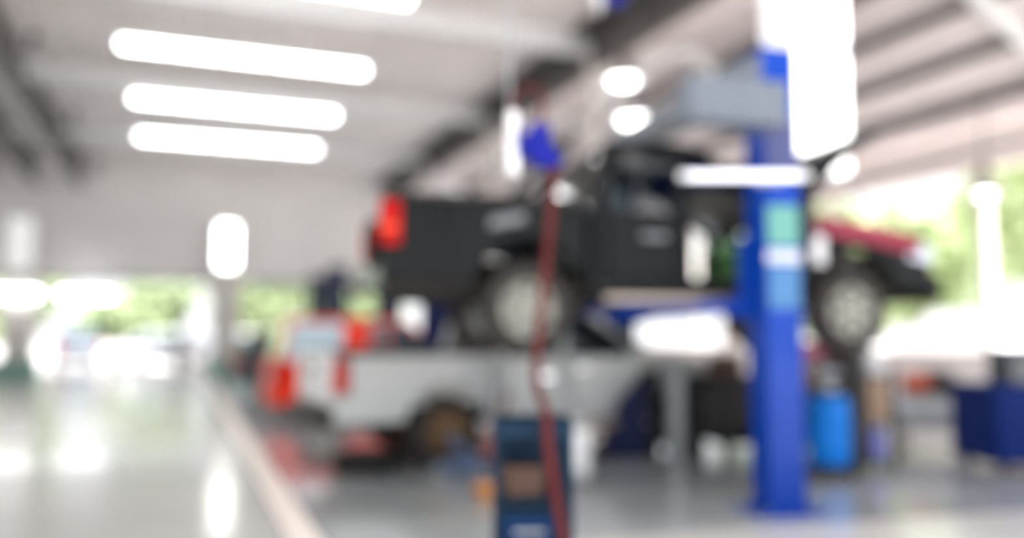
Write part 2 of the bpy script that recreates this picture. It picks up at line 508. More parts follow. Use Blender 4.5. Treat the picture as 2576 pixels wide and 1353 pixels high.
# dark roof trusses upper left
for i, x in enumerate((-3.3, -4.6, -5.9)):
    b_ = MB()
    y0, y1 = 8.0, 31.8
    z0, z1 = ROOF_Z - 0.95, ROOF_Z - 0.12
    b_.bar((x, y0, z1), (x, y1, z1), 0.12, 0.1)
    b_.bar((x, y0, z0), (x, y1, z0), 0.12, 0.1)
    n = 20
    for k in range(n):
        ya = y0 + (y1 - y0) * k / n
        yb = y0 + (y1 - y0) * (k + 1) / n
        b_.bar((x, ya, z0 if k % 2 else z1), (x, yb, z1 if k % 2 else z0), 0.07, 0.07)
        b_.bar((x, ya, z0), (x, ya, z1), 0.06, 0.06)
    structure(b_, 'beam_truss' + ('' if i == 0 else '.%03d' % i), 'beam_dark', 'dark lattice truss under the roof at the left', smooth=False)

# ================================================================ VEHICLES
def arch_pts(cx, cz, r, zb, n=12, left_to_right=True):
    dz = zb - cz
    a0 = math.asin(max(-1, min(1, dz / r)))
    th = [math.pi - a0 + (a0 - (math.pi - a0)) * k / n for k in range(n + 1)]
    pts = [(cx + r * math.cos(t), cz + r * math.sin(t)) for t in th]
    return pts if left_to_right else pts[::-1]

def wheel(parent, x, y, z, side, r=0.38, w=0.25, rim_mat='rim'):
    root = bpy.data.objects.new('wheel', None)
    COL.objects.link(root)
    root.parent = parent
    root.location = (x, y, z)
    h = w / 2
    rr = r * 0.62
    pr = [(rr, -h + .01), (r * 0.8, -h), (r - 0.03, -h + .02), (r, -h + .06), (r, h - .06), (r - 0.03, h - .02), (r * 0.8, h), (rr, h - .01)]
    t = MB().lathe(pr, axis='Y', n=36, close=True)
    for k in range(30):
        a = 2 * math.pi * k / 30
        m = Matrix.Rotation(-a, 3, 'Y')
        t.obox(m @ Vector((r + 0.002, 0, 0)), (0.014, w * 0.8, 0.03), m)
    t.build('tyre', 'tyre', root)
    f = side * (h - 0.03)
    g = MB().lathe([(rr, -h + .02), (rr, h - .02), (rr - .025, h - .02), (rr - .03, -h + .02)], axis='Y', n=36, close=True)
    g.lathe([(0.075, f - .03 * side), (0.085, f), (0.05, f + .02 * side), (0.01, f + .022 * side)], axis='Y', n=20)
    for k in range(6):
        a = 2 * math.pi * k / 6
        m = Matrix.Rotation(-a, 3, 'Y')
        g.obox(m @ Vector((rr * 0.54, f - 0.01 * side, 0)), (rr * 0.95, 0.035, 0.1), m)
    g.build('rim', rim_mat, root)
    MB().lathe([(0.02, f - .1 * side), (rr * 0.8, f - .1 * side), (rr * 0.8, f - .12 * side), (0.02, f - .12 * side)], axis='Y', n=24).build('brake_disc', 'underbody' if rim_mat != 'rim' else 'steel', root)
    return root

HW = 0.88   # half width of pickups
def tumble(x, y, z):
    k = 0.16 * max(0.0, z - 1.15)
    s = 1 if y > 0 else -1
    return (x, y - s * k, z)

def pickup(name, loc, rz, label, paint, stripped, rim_mat='rim', droop=0.0):
    root = empty(name, loc, rz, label, 'pickup truck')
    zb = 0.5
    # bed sides
    for s in (-1, 1):
        out = [(-1.2, zb)] + arch_pts(0, 0.42, 0.47, zb) + [(0.50, zb), (0.50, 1.2), (-1.2, 1.2)]
        MB().prism(out, s * (HW - 0.07), s * HW).build('bed_side', paint, root, bevel=0.02)
        if stripped and s < 0:
            st_ = MB().prism([(-.34, .96), (-.04, 1.02), (-.03, 1.10), (-.32, 1.05)], -HW - .004, -HW + .001).build('sticker', 'sticker_grey', root)  # grey patch paints a reflection onto the bed side
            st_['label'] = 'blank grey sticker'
        MB().box(-1.2, 0.50, s * HW - 0.06, s * HW + 0.06 if s < 0 else s * HW + 0.02, 1.18, 1.23).build('bed_rail', 'black_plastic', root, bevel=0.015)
        tl = MB().box(-1.23, -1.06, s * (HW + 0.012) - 0.05, s * (HW + 0.012), 0.80, 1.16)
        t = tl.build('tail_light', 'red_lens', root, bevel=0.03)
        MB().box(-1.235, -1.08, s * (HW + 0.016) - 0.05, s * (HW + 0.016), 0.91, 0.97).build('lens', 'orange_lens', t, bevel=0.01)
    MB().box(-1.18, 0.48, -HW + 0.07, HW - 0.07, 0.66, 0.7).build('bed_floor', paint, root)
    MB().box(0.44, 0.50, -HW + 0.07, HW - 0.07, 0.7, 1.2).build('bed_front', paint, root)
    if not stripped:
        tg = MB().box(-1.23, -1.17, -HW + 0.1, HW - 0.1, 0.68, 1.2).build('tailgate', 'white', root, bevel=0.02)
        MB().box(-1.25, -1.22, -0.13, 0.13, 1.0, 1.08).build('handle', 'black_plastic', tg, bevel=0.01)
    MB().box(-1.38, -1.2, -HW + .03, HW - .03, 0.46, 0.62).build('rear_bumper', 'underbody' if not stripped else 'greybumper', root, bevel=0.03)
    # cab shell: rear wall, rocker, pillars, roof
    c = MB()
    for s in (-1, 1):
        ya, yb = s * (HW - 0.09), s * HW
        c.prism([(0.54, 0.44), (2.55, 0.44), (2.55, 0.56), (0.54, 0.56)], ya, yb)              # rocker
        c.prism([(0.54, 0.5), (0.66, 0.5), (0.68, 1.15), (0.84, 1.72), (0.68, 1.72), (0.54, 1.15)], ya, yb, tumble)   # rear pillar
        c.prism([(1.36, 0.5), (1.46, 0.5), (1.44, 1.15), (1.46, 1.72), (1.36, 1.72), (1.34, 1.15)], ya, yb, tumble) if True else None
        c.prism([(2.47, 0.5), (2.56, 0.5), (2.56, 1.16), (1.64, 1.72), (1.55, 1.72), (2.45, 1.15)], ya, yb, tumble)   # front pillar
    c.box(0.54, 0.60, -HW + 0.08, HW - 0.08, 0.5, 1.16)
    c.build('cab_shell', paint, root, bevel=0.015)
    rf = [(0.68, 1.68), (1.62, 1.68), (1.64, 1.72), (1.52, 1.775), (1.1, 1.8), (0.80, 1.775), (0.66, 1.72)]
    MB().prism(rf, -HW + 0.1, HW - 0.1).build('roof', paint, root, bevel=0.03, seg=3)
    # doors
    for s in (-1, 1):
        ya, yb = s * (HW - 0.06), s * (HW + 0.008)
        d = MB().prism([(0.68, 0.56), (1.36, 0.56), (1.35, 1.15), (0.68, 1.15)], ya, yb).build('door', paint, root, bevel=0.02)
        MB().box(0.98, 1.22, yb - .005, yb + s * 0.03, 0.90, 0.96).build('handle', 'sticker_grey' if stripped else 'chrome', d, bevel=0.008)
        MB().prism([(0.72, 1.16), (1.33, 1.16), (1.35, 1.68), (0.87, 1.68)], s * (HW - .05), s * (HW - .035), tumble).build('window', 'glass', d)
        if not stripped:
            d = MB().prism([(1.46, 0.56), (2.43, 0.56), (2.43, 1.15), (1.45, 1.15)], ya, yb).build('door', paint, root, bevel=0.02)
            MB().box(1.52, 1.66, yb - .005, yb + s * 0.03, 1.0, 1.04).build('handle', 'chrome', d, bevel=0.008)
            MB().prism([(1.46, 1.16), (2.34, 1.16), (1.56, 1.68), (1.48, 1.68)], s * (HW - .05), s * (HW - .035), tumble).build('window', 'glass', d)
            MB().box(2.2, 2.32, yb, yb + s * 0.22, 1.16, 1.32).build('mirror', paint, d, bevel=0.03)
    if stripped:
        sb = MB()
        for s in (-1, 1):
            sb.tube([(0.12, s * .74, 1.2), (0.22, s * .72, 1.42), (0.40, s * .68, 1.72)], .035, 10)
            sb.tube([(-.15, s * .74, 1.2), (0.05, s * .73, 1.3), (0.30, s * .69, 1.55)], .03, 10)
        sb.tube([(0.40, -.68, 1.72), (0.42, -.5, 1.75), (0.42, .5, 1.75), (0.40, .68, 1.72)], .035, 10)
        sb.build('sport_bar', paint, root)
    # glass front and rear
    MB().prism([(2.52, 1.18), (1.62, 1.71), (1.60, 1.69), (2.50, 1.165)], -HW + .17, HW - .17).build('windshield', 'glass', root)
    MB().prism([(0.58, 1.18), (0.72, 1.70), (0.70, 1.70), (0.56, 1.18)], -HW + .17, HW - .17).build('rear_window', 'glass', root)
    # front clip
    for s in (-1, 1):
        out = [(2.56, 0.5)] + arch_pts(3.05, 0.42, 0.47, 0.5) + [(3.86, 0.52), (3.90, 0.86), (3.72, 0.98), (3.1, 1.09), (2.56, 1.14)]
        if not (stripped and s > 0):
            MB().prism(out, s * (HW - 0.07), s * HW).build('fender', paint, root, bevel=0.03)
        MB().prism([(3.62, 0.80), (3.88, 0.74), (3.91, 0.88), (3.70, 0.98)], s * (HW - 0.26), s * (HW + 0.012)).build('headlight', 'head_lens', root, bevel=0.02)
        MB().box(3.0, 3.1, s * (HW - .28), s * (HW - .1), 0.42 - droop, 1.0).build('suspension_strut', 'underbody', root)
    MB().box(3.82, 4.02, -HW, HW, 0.40, 0.66).build('front_bumper', paint, root, bevel=0.06, seg=3)
    MB().box(3.78, 3.88, -HW + .26, HW - .26, 0.66, 0.94).build('grille', 'black_plastic', root, bevel=0.02)
    if stripped:
        hd = [(2.50, 1.17), (2.53, 1.46), (2.62, 1.64), (2.85, 1.80), (3.46, 2.07), (3.48, 2.00), (2.98, 1.64), (2.78, 1.42), (2.66, 1.15)]
        MB().prism(hd, -HW + .1, HW - .1).build('hood', paint, root, bevel=0.01)
        for s in (-1, 1):
            MB().prism([(2.54, 1.08), (2.74, 1.08), (2.78, 1.42), (2.68, 1.46), (2.60, 1.34)], s * .66, s * .74).build('hood_hinge', 'underbody', root, bevel=0.01)
        MB().box(3.36, 3.46, -.12, .12, 1.90, 1.99).build('hood_latch', 'chrome', root, bevel=0.01)
        MB().bar((3.65, -.6, 0.98), (3.1, -.6, 1.76), 0.02).build('prop_rod', 'steel', root)
        e = MB().box(2.75, 3.55, -.3, .3, 0.5, 0.9).box(2.85, 3.4, -.2, .2, 0.9, 1.02)
        for k in range(4):
            e.lathe([(0.05, 0), (0.05, 0.06), (0.02, 0.08)], c=(2.92 + k * .13, 0, 1.02), n=10)
        e.build('engine', 'underbody', root, bevel=0.02)
        MB().box(2.62, 2.85, -.7, -.45, 0.85, 1.06).build('battery', 'black_plastic', root, bevel=0.01)
    else:
        hd = [(2.54, 1.10), (3.1, 1.07), (3.72, 0.94), (3.86, 0.86), (3.88, 0.92), (3.74, 1.02), (3.1, 1.14), (2.54, 1.19)]
        MB().prism(hd, -HW + .06, HW - .06).build('hood', paint, root, bevel=0.02)
    # underbody
    u = MB()
    for s in (-1, 1):
        u.box(-1.15, 3.8, s * 0.42 - 0.05, s * 0.42 + 0.05, 0.44, 0.56)
    for x in (-0.8, 0.5, 1.2, 2.0, 3.6):
        u.box(x - 0.05, x + 0.05, -0.42, 0.42, 0.46, 0.54)
    u.tube([(0, -.72, 0.38 - droop), (0, .72, 0.38 - droop)], 0.05, 12)
    u.lathe([(0.05, -.15), (0.16, -.08), (0.16, .08), (0.05, .15)], c=(0, 0, 0.38 - droop), axis='Y', n=18)
    u.tube([(3.05, -.72, 0.38 - droop), (3.05, .72, 0.38 - droop)], 0.045, 12)
    u.tube([(0.1, 0, 0.40 - droop * .8), (2.2, 0, 0.5)], 0.04, 10)
    u.tube([(2.8, .3, 0.45), (1.2, .3, 0.42), (0.4, .5, 0.42), (-1.0, .55, 0.42)], 0.035, 10)
    u.box(1.2, 2.2, .05, .38, 0.40, 0.5)
    u.box(0.60, 2.5, -HW + .09, HW - .09, 0.54, 0.58)
    u.build('chassis', 'underbody', root)
    for s in (-1, 1):
        MB().box(0.62, 2.42, s * HW - 0.02, s * (HW + 0.14), 0.36, 0.42).bar((1.0, s * (HW - .4), .46), (1.0, s * HW, .40), .05).bar((2.2, s * (HW - .4), .46), (2.2, s * HW, .40), .05).build('running_board', 'board', root, bevel=0.015)
    for s in (-1, 1):
        st = MB().box(1.0, 1.45, s * .38 - .24, s * .38 + .24, 0.62, 0.82)
        st.prism([(0.95, 0.78), (1.11, 0.78), (0.95, 1.36), (0.83, 1.36)], s * .38 - .24, s * .38 + .24)
        st.box(0.81, 0.91, s * .38 - .12, s * .38 + .12, 1.38, 1.52)
        st.build('seat', 'seat_pale' if stripped else 'seat', root, bevel=0.04, seg=3)
    MB().box(2.42, 2.52, -HW + .1, HW - .1, 1.12 if stripped else .9, 1.19 if stripped else 1.14).build('dashboard', 'black_plastic', root, bevel=0.05)
    ring = [(2.12 - .1 * math.cos(a), -.38 + .18 * math.sin(a), 1.12 + .17 * math.cos(a)) for a in [2 * math.pi * k / 20 for k in range(21)]]
    MB().tube(ring, 0.016, 8, cap=False).tube([(2.12, -.38, 1.12), (2.45, -.38, 1.08)], 0.02, 8).tube([ring[5], ring[15]], .014, 8).build('steering_wheel', 'black_plastic', root)
    for x in (0, 3.05):
        for s in (-1, 1):
            wheel(root, x, s * (HW - 0.135), 0.38 - droop, s, rim_mat=rim_mat)
    return root

TRUCK_RZ = R(-7.3)
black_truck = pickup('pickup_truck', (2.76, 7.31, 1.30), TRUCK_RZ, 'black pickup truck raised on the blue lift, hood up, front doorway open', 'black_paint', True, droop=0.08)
white_truck = pickup('pickup_truck', (2.55, 9.44, 0), R(4), 'white pickup truck parked on the floor behind the raised black truck', 'silver_paint', False, rim_mat='rust_rim')

def loft_car(name, loc, rz, label, cat, paint, L=4.1, W_=1.7, Hh=1.5, group=None, glassm='darkglass', suv=False, scale_wheels=0.31, panel=False, dark_front=False):
    root = empty(name, loc, rz, label, cat, group)
    hw = W_ / 2
    r = scale_wheels
    x0, x1 = -L / 2, L / 2
    wx0, wx1 = x0 + 0.75, x1 - 0.8
    zs = Hh * 0.6
    out = [(x0, 0.35)] + [(x0 + 0.05, 0.25)] + arch_pts(wx0, r, r + 0.06, 0.24, 8) + arch_pts(wx1, r, r + 0.06, 0.24, 8) + \
          [(x1 - 0.05, 0.25), (x1, 0.4), (x1 - 0.02, 0.6), (x1 - 0.25, 0.74), (x1 - 1.05, zs), (x0 + 0.1, zs + 0.02), (x0 - 0.02, zs * 0.8)]
    def w1(x, y, z):
        k = 1 - 0.10 * max(0, (abs(x) - L / 2 + 0.5) / 0.5) ** 2 if abs(x) > L / 2 - 0.5 else 1
        return (x, y * k * (1 - 0.05 * max(0, z - 0.6)), z)
    MB().prism(out, -hw, hw, w1).build('body', paint, root, bevel=0.05, seg=3)
    # greenhouse
    rx0 = x0 + (0.22 if suv else 0.45)
    rx1 = x1 - 1.85
    gh = [(x0 + 0.08, zs - 0.02), (x1 - 1.08, zs - 0.02), (rx1, Hh - 0.06), (rx0, Hh - 0.06)]
    def w2(x, y, z):
        return (x, y * (1 - 0.30 * max(0, z - zs + 0.02) / 0.6), z)
    MB().prism(gh, -hw + .05, hw - .05, w2).build('windows' if not panel else 'side_panels', glassm if not panel else paint, root, bevel=0.02)
    if dark_front:
        for s in (-1, 1):
            q = [(-.45, zs + .02), (x1 - 1.2, zs + .02), (rx1 + .02, Hh - .12), (-.45, Hh - .12)]
            MB().prism(q, s * (hw - .055), s * (hw - .035), w2).build('front_side_window', 'darkglass', root)
            q = [(-.95, zs - .02), (-.47, zs - .02), (-.47, Hh - .06), (-.85, Hh - .06)]
            MB().prism(q, s * (hw - .06), s * (hw - .03), w2).build('wide_pillar', paint, root)
    if panel:
        MB().prism([(x1 - 1.04, zs - .02), (rx1 + .04, Hh - .1), (rx1 + .0, Hh - .1), (x1 - 1.10, zs - .02)], -hw + .2, hw - .2).build('windshield', glassm, root)
    rf = [(rx0 - 0.04, Hh - 0.09), (rx1 + 0.05, Hh - 0.09), (rx1 - 0.1, Hh - 0.02), ((rx0 + rx1) / 2, Hh), (rx0 + 0.05, Hh - 0.02)]
    MB().prism(rf, -hw + .04, hw - .04, w2).build('roof', paint, root, bevel=0.03)
    for s in (-1, 1):
        y = s * (hw - .04)
        for (xa, xb, wd) in ((x0 + .12, rx0 + .06, .13), ((x0 + x1) / 2 - .15, (x0 + x1) / 2 - .2, .09), (x1 - 1.12, rx1, .07)):
            MB().bar(w2(xa, y, zs - .02), w2(xb, y, Hh - .06), .03, wd).build('pillar', paint, root)
    for s in (-1, 1):
        MB().box(x0 - .03, x0 + .12, s * hw * .92 - .1, s * hw * .92 + .06, zs * .66, zs * .98).build('tail_light', 'red_lens', root, bevel=0.02)
        MB().box(x1 - .3, x1 - .02, s * hw * .84 - .12, s * hw * .84 + .12, 0.55, 0.68).build('headlight', 'head_lens', root, bevel=0.02)
        MB().box(x1 - 1.35, x1 - 1.2, s * hw, s * (hw + .16), zs + .0, zs + .13).build('mirror', paint, root, bevel=0.02)
    MB().box(x0 - .06, x0 + .1, -hw * .85, hw * .85, 0.3, 0.5).build('rear_bumper', paint, root, bevel=0.03)
    for x in (wx0, wx1):
        for s in (-1, 1):
            wheel(root, x, s * (hw - .1), r, s, r=r, w=0.19)
    return root

loft_car('hatchback_car', (3.34, 14.6, 0), R(1), 'red hatchback parked behind the white pickup truck', 'car', 'red_paint', 4.0, 1.72, 1.66, glassm='paleglass', suv=True, scale_wheels=0.34, dark_front=True)
loft_car('sedan_car', (3.3, 21.9, 0), R(1), 'dark grey sedan in the far bay behind the red car', 'car', 'dark_paint', 4.3, 1.7, 1.45)
loft_car('parked_car', (-0.9, 37.6, -0.02), R(150), 'white car standing in the sun outside the far opening', 'car', 'white_paint', 4.3, 1.75, 1.5)
loft_car('parked_car', (-4.2, 40.5, -0.02), R(100), 'dark car outside the far opening beside the left column', 'car', 'dark_paint', 4.3, 1.75, 1.7, suv=True)
loft_car('parked_car', (2.0, 39.5, -0.02), R(170), 'white car half behind the far column outside', 'car', 'white_paint', 4.2, 1.75, 1.5)
loft_car('parked_van', (19.0, 16.6, -0.02), R(75), 'white van parked beyond the low right wall, near the black truck nose', 'van', 'white_paint', 4.8, 1.8, 2.0, suv=True, panel=True)
loft_car('parked_van', (18.9, 11.4, -0.02), R(80), 'white van parked beyond the low wall at the right picture edge', 'van', 'white_paint', 4.6, 1.8, 1.95, suv=True, panel=True)
loft_car('parked_van', (19.5, 26.0, -0.02), R(75), 'white van outside seen under the black truck', 'van', 'white_paint', 4.8, 1.8, 1.9, suv=True, panel=True)

# ================================================================ LIFTS
def lift_post(parent, x, y, h, m, face, deco=False, carriage_z=1.35):
    p = MB()
    p.box(x - .14, x + .14, y + face * .10, y + face * .14, 0.02, h)
    for s in (-1, 1):
        p.box(x + s * .14 - .02, x + s * .14 + .02, y - face * .13, y + face * .14, 0.02, h)
        p.box(x + s * .12 - .04, x + s * .12 + .04, y - face * .14, y - face * .115, 0.02, h)
    post = p.build('post', m, parent, bevel=0.01)
    MB().box(x - .27, x + .27, y - .24, y + .24, 0, 0.025).build('base_plate', m, post)
    for sx in (-.2, .2):
        for sy in (-.18, .18):
            pass
    bo = MB()
    for sx in (-.21, .21):
        for sy in (-.19, .19):
            bo.lathe([(0.02, 0.025), (0.02, 0.05), (0.01, 0.055)], c=(x + sx, y + sy, 0), n=8)
    bo.build('bolt', 'steel', post)
    return post

def two_post_lift(loc, rz, gap, h, m, label, beam, carriage_z, arms=True, deco=False):
    root = empty('vehicle_lift', loc, rz, label, 'car lift')
    for k, y in enumerate((0, gap)):
        face = -1 if k == 0 else 1
        post = lift_post(root, 0, y, h, m, face)
        car = MB().box(-.19, .19, y - face * .24, y - face * .145, carriage_z - .12, carriage_z + .55)
        car.box(-.1, .1, y - face * .15, y + face * .08, carriage_z, carriage_z + .8)
        car.box(-.27, .27, y - face * .34, y - face * .16, carriage_z - .1, carriage_z + .06)
        car.build('carriage', m, root, bevel=0.01)
        if arms:
            for s in (-1, 1):
                a = MB()
                p0 = Vector((s * .2, y - face * .26, carriage_z - .02))
                p1 = Vector((s * .62, y - face * (.78 if k == 0 else 1.05), carriage_z + .0))
                p2 = Vector((s * .95, y - face * (1.12 if k == 0 else 1.4), carriage_z + .0))
                a.bar(p0, p1, 0.13, 0.10)
                a.bar(p1, p2, 0.09, 0.07)
                arm = a.build('lift_arm', m, root, bevel=0.008)
                MB().lathe([(0.05, -.03), (0.05, .06), (0.08, .07), (0.08, .10)], c=tuple(p2), n=16).build('pad', 'black', arm)
    return root

LRZ = R(-6.6)
lift = two_post_lift((4.46, 5.63, 0), LRZ, 3.36, 3.72, 'blue', 'blue two-post lift holding up the black pickup truck', None, 1.64)
posts = [o for o in kids(lift) if o.name.startswith('post')]
posts[1].data.materials[0] = M['navy']
for c in kids(posts[1]):
    if c.name.startswith('base'):
        c.data.materials[0] = M['navy']
# far foot wedge
MB().prism([(-.34, 0.02), (-.32, .10), (-.14, .62), (.14, .9), (.14, .02)], 2.92, 3.2).build('foot_brace', 'navy', lift, bevel=0.01)
MB().box(.16, .36, 3.02, 3.24, 0.0, .98).build('hydraulic_cover', 'black', lift, bevel=0.01)  # plain black block added along the right side of the far post
# grey power unit housing and overhead beam
MB().box(-.16, .16, -.12, 3.48, 3.50, 3.72).build('overhead_beam', 'greyblue', lift, bevel=0.01)
MB().box(-.93, -.10, -.44, -.16, 3.0, 3.34).build('power_unit', 'greyblue', lift, bevel=0.02)
MB().prism([(-.50, 3.36), (-.15, 3.36), (-.15, 3.66)], -.14, .06).build('gusset', 'greyblue', lift, bevel=0.01)
d1 = MB().box(-.138, .138, -.152, -.139, 2.10, 2.42).build('decal', 'teal', posts[0])
d1['label'] = 'teal sticker'
MB().box(-.15, .15, -.160, -.139, 1.96, 2.06).build('decal', 'decal_white', posts[0])
MB().box(-.138, .138, -.152, -.139, 1.60, 1.94).build('decal', 'paleteal', posts[0])
MB().box(-.145, .145, -.148, -.139, 2.62, 3.15).build('cover', 'purpleblue', posts[0])
two_post_lift((3.8, 13.2, 0), 0, 3.3, 3.0, 'navy', 'navy two-post lift standing around the red hatchback', None, 0.2, arms=False).scale = (1.4, 1.0, 1.0)
two_post_lift((3.4, 20.2, 0), 0, 3.3, 3.0, 'navy', 'navy two-post lift standing around the dark grey sedan', None, 0.2, arms=False).scale = (1.4, 1.0, 1.0)

# tube work light clamped on the near post
wl = empty('work_light', (3.99, 5.36, 2.61), R(-21.2), 'white tube work light held level across the blue lift post', 'light')
MB().tube([(-.44, 0, 0), (.44, 0, 0)], 0.028, 12).build('lamp_tube', 'tube_soft', wl)
MB().lathe([(0.03, -.5), (0.036, -.48), (0.036, -.43), (0.03, -.42)], axis='X', n=12).build('end_cap', 'white', wl)
MB().lathe([(0.03, .42), (0.036, .43), (0.036, .48), (0.03, .5)], axis='X', n=12).build('end_cap', 'white', wl)
MB().box(.2, .26, .0, .15, -.02, .02).box(.12, .34, .13, .17, -.04, .04).build('clamp', 'steel', wl)

# ================================================================ HOSE REELS
def hose_reel(loc, top, label, hose_pts=None):
    root = empty('hose_reel', loc, R(-21.2), label, 'hose reel')
    MB().box(-.17, -.09, -.1, .12, -.20, .20).build('side_plate', 'white', root, bevel=0.03, seg=3)
    MB().lathe([(0.03, -.1), (.13, -.1), (.13, -.075), (.08, -.07), (.08, .07), (.13, .075), (.13, .1), (0.03, .1)], axis='X', n=28).prism([(-.02, .12), (.04, .12), (.17, -.12), (.12, -.15), (-.02, -.12)], -.1, .1).build('drum', 'reel_blue', root)
    MB().tube([(-.13, 0, .18), (-.13, 0, .30), (-.06, 0, .36), (.04, 0, .35), (.06, 0, .25), (.05, 0, .1)], 0.014, 10).build('feed_hose', 'hose', root)
    MB().tube([(-.15, 0.06, .2), (-.15, 0.06, top - loc[2])], 0.012, 8).build('hanger', 'steel', root)
    if hose_pts:
        inv = Matrix.Rotation(R(21.2), 3, 'Z')
        L = [inv @ (Vector(p) - Vector(loc)) for p in hose_pts]
        # smooth the polyline
        P = []
        for i in range(len(L) - 1):
            a, b2, c, d = L[max(i - 1, 0)], L[i], L[i + 1], L[min(i + 2, len(L) - 1)]
            for k in range(6):
                t = k / 6
                P.append(0.5 * ((2 * b2) + (c - a) * t + (2 * a - 5 * b2 + 4 * c - d) * t * t + (3 * b2 - a - 3 * c + d) * t ** 3))
        P.append(L[-1])
        MB().tube(P, 0.025, 10).build('hose', 'hose', root)
    return root
HOSE = [(2.10, 4.70, 2.42), (2.08, 4.72, 2.08), (2.05, 4.74, 1.74), (1.99, 4.70, 1.35), (1.90, 4.50, 1.12), (1.78, 4.10, 0.995), (1.735, 3.97, 0.84), (1.75, 3.92, 0.62), (1.77, 3.87, 0.40), (1.81, 3.84, 0.12), (1.95, 3.84, 0.028), (2.15, 3.95, 0.028), (2.3, 4.3, 0.028)]
hose_reel((1.99, 4.76, 2.56), ROOF_Z, 'blue and white hose reel hanging above the black truck bed with red hose', HOSE)
hose_reel((4.35, 8.2, 5.2), 7.3, 'dark blue reel hanging under the roof at the top edge')

# ================================================================ FLOOR EQUIPMENT
# tool trolley in the foreground
tt = empty('tool_trolley', (1.77, 4.27, 0), R(-20), 'dark blue tool trolley at the bottom edge in front of the white pickup', 'tool trolley')
b_ = MB()
for sx in (-.19, .19):
    for sy in (-.16, .16):
        b_.box(sx - .018, sx + .018, sy - .018, sy + .018, .1, .92)
b_.box(-.2, .2, -.18, -.16, .86, .95).box(-.2, .2, .16, .18, .86, .95).box(-.21, -.19, -.18, .18, .86, .95).box(.19, .21, -.18, .18, .86, .95)
b_.build('frame', 'trolley_dark', tt, bevel=0.005)
MB().box(-.19, .19, -.16, .16, .86, .885).build('top_tray', 'trolley_dark', tt)
MB().box(-.19, .19, -.16, .16, .52, .545).build('shelf', 'trolley_dark', tt)
MB().box(-.19, .19, .15, .17, .52, .88).build('back_panel', 'trolley_dark', tt)
MB().box(-.185, .185, -.15, .16, .12, .5).build('cabinet_box', 'trolley_dark', tt)
dr = MB().box(-.15, .10, -.175, -.15, .16, .46).build('drawer', 'trolley_blue', tt, bevel=0.01)
MB().box(-.1, .06, -.195, -.175, .38, .40).build('handle', 'steel', dr)
for sx in (-.16, .16):
    for sy in (-.13, .13):
        MB().lathe([(0.01, -.015), (.05, -.015), (.05, .015), (0.01, .015)], c=(sx, sy, .05), axis='Y', n=16).box(sx - .015, sx + .015, sy - .02, sy + .02, .06, .11).build('caster', 'black', tt)
def small_box(name, loc, size, rz, m, label, cat, flap=True):
    o = MB().box(-size[0] / 2, size[0] / 2, -size[1] / 2, size[1] / 2, 0, size[2])
    if flap:
        o.box(-.02, .02, -size[1] / 2 - .002, size[1] / 2 + .002, size[2] * .3, size[2] + .002)
    ob = o.build(name, m, bevel=0.006)
    ob.location = loc
    ob.rotation_euler = (0, 0, rz)
    return tag(ob, label, cat)
small_box('cardboard_box', (1.72, 4.28, .545), (.2, .18, .16), R(-10), 'brown', 'small brown box on the shelf of the blue tool trolley', 'box')

# waste oil drainer
od = empty('oil_drainer', (6.05, 6.85, 0), R(-20), 'bright blue drum oil drainer on a black trolley beside the lift post', 'oil drainer')
pr = [(0.02, .10), (.17, .10), (.20, .13), (.205, .3), (.212, .32), (.205, .34), (.205, .52), (.212, .54), (.205, .56), (.20, .74), (.16, .79), (0.03, .79)]
MB().lathe(pr, n=32).build('drum', 'drum', od)
MB().box(-.23, .23, -.22, .22, .07, .10).tube([(.215, .18, .08), (.215, .18, 1.02), (-.12, .18, 1.02)], .016, 8).build('trolley', 'black_plastic', od)
MB().tube([(0, 0, .78), (0, 0, .95)], .028, 12).lathe([(.03, .80), (.11, .83), (.115, .9), (.1, .91), (.03, .86)], n=20).build('mast', 'steel', od)
MB().lathe([(.03, .93), (.05, .95), (.13, 1.03), (.135, 1.05), (.12, 1.04), (.04, .97)], n=24).build('funnel', 'palegrey', od)
for s in (-1, 1):
    MB().lathe([(0.01, -.02), (.06, -.02), (.06, .02), (0.01, .02)], c=(s * .2, .16, .06), axis='X', n=18).build('wheel', 'black', od)
    MB().lathe([(0.01, -.015), (.035, -.015), (.035, .015), (0.01, .015)], c=(s * .16, -.17, .035), axis='X', n=14).build('caster', 'black', od)

# narrow rack right of drainer
rk = empty('storage_rack', (6.75, 7.05, 0), R(-20), 'narrow black rack between the blue drum and the red motor', 'rack')
b_ = MB()
for sx in (-.22, .2):
    for sy in (-.15, .15):
        b_.box(sx - .025, sx + .025, sy - .02, sy + .02, 0, 1.06 if sx > 0 else 1.25)
b_.build('frame', 'black_plastic', rk)
MB().box(-.24, -.10, -.16, .16, .1, 1.25).build('side_panel', 'black_plastic', rk)
for z in (.06, .48, .95):
    MB().box(-.23, .22, -.16, .16, z, z + .025).build('shelf', 'black_plastic', rk)
def on_rack(x, y, z):
    v = Matrix.Rotation(R(-20), 3, 'Z') @ Vector((x, y, 0))
    return (6.75 + v.x, 7.05 + v.y, z)
small_box('cardboard_box', on_rack(.06, -.03, .505), (.2, .2, .42), R(-20), 'card', 'tall tan carton on the middle shelf of the narrow black rack', 'box')
def jug(loc, rz, m, label, s=1.0, h=.4):
    root = empty('plastic_jug', loc, rz, label, 'jug')
    MB().lathe([(0.02, 0), (.10 * s, 0), (.115 * s, .03), (.115 * s, h * .66), (.06 * s, h * .86), (.035 * s, h * .88), (.035 * s, h * .94)], n=24).build('body', m, root)
    MB().lathe([(.01, h * .94), (.042 * s, h * .94), (.042 * s, h), (.01, h)], n=16).build('cap', 'white', root)
    MB().tube([(.045 * s, 0, h * .88), (.11 * s, 0, h * .86), (.14 * s, 0, h * .7), (.11 * s, 0, h * .55)], .012 * s, 8).build('handle', m, root)
    return root
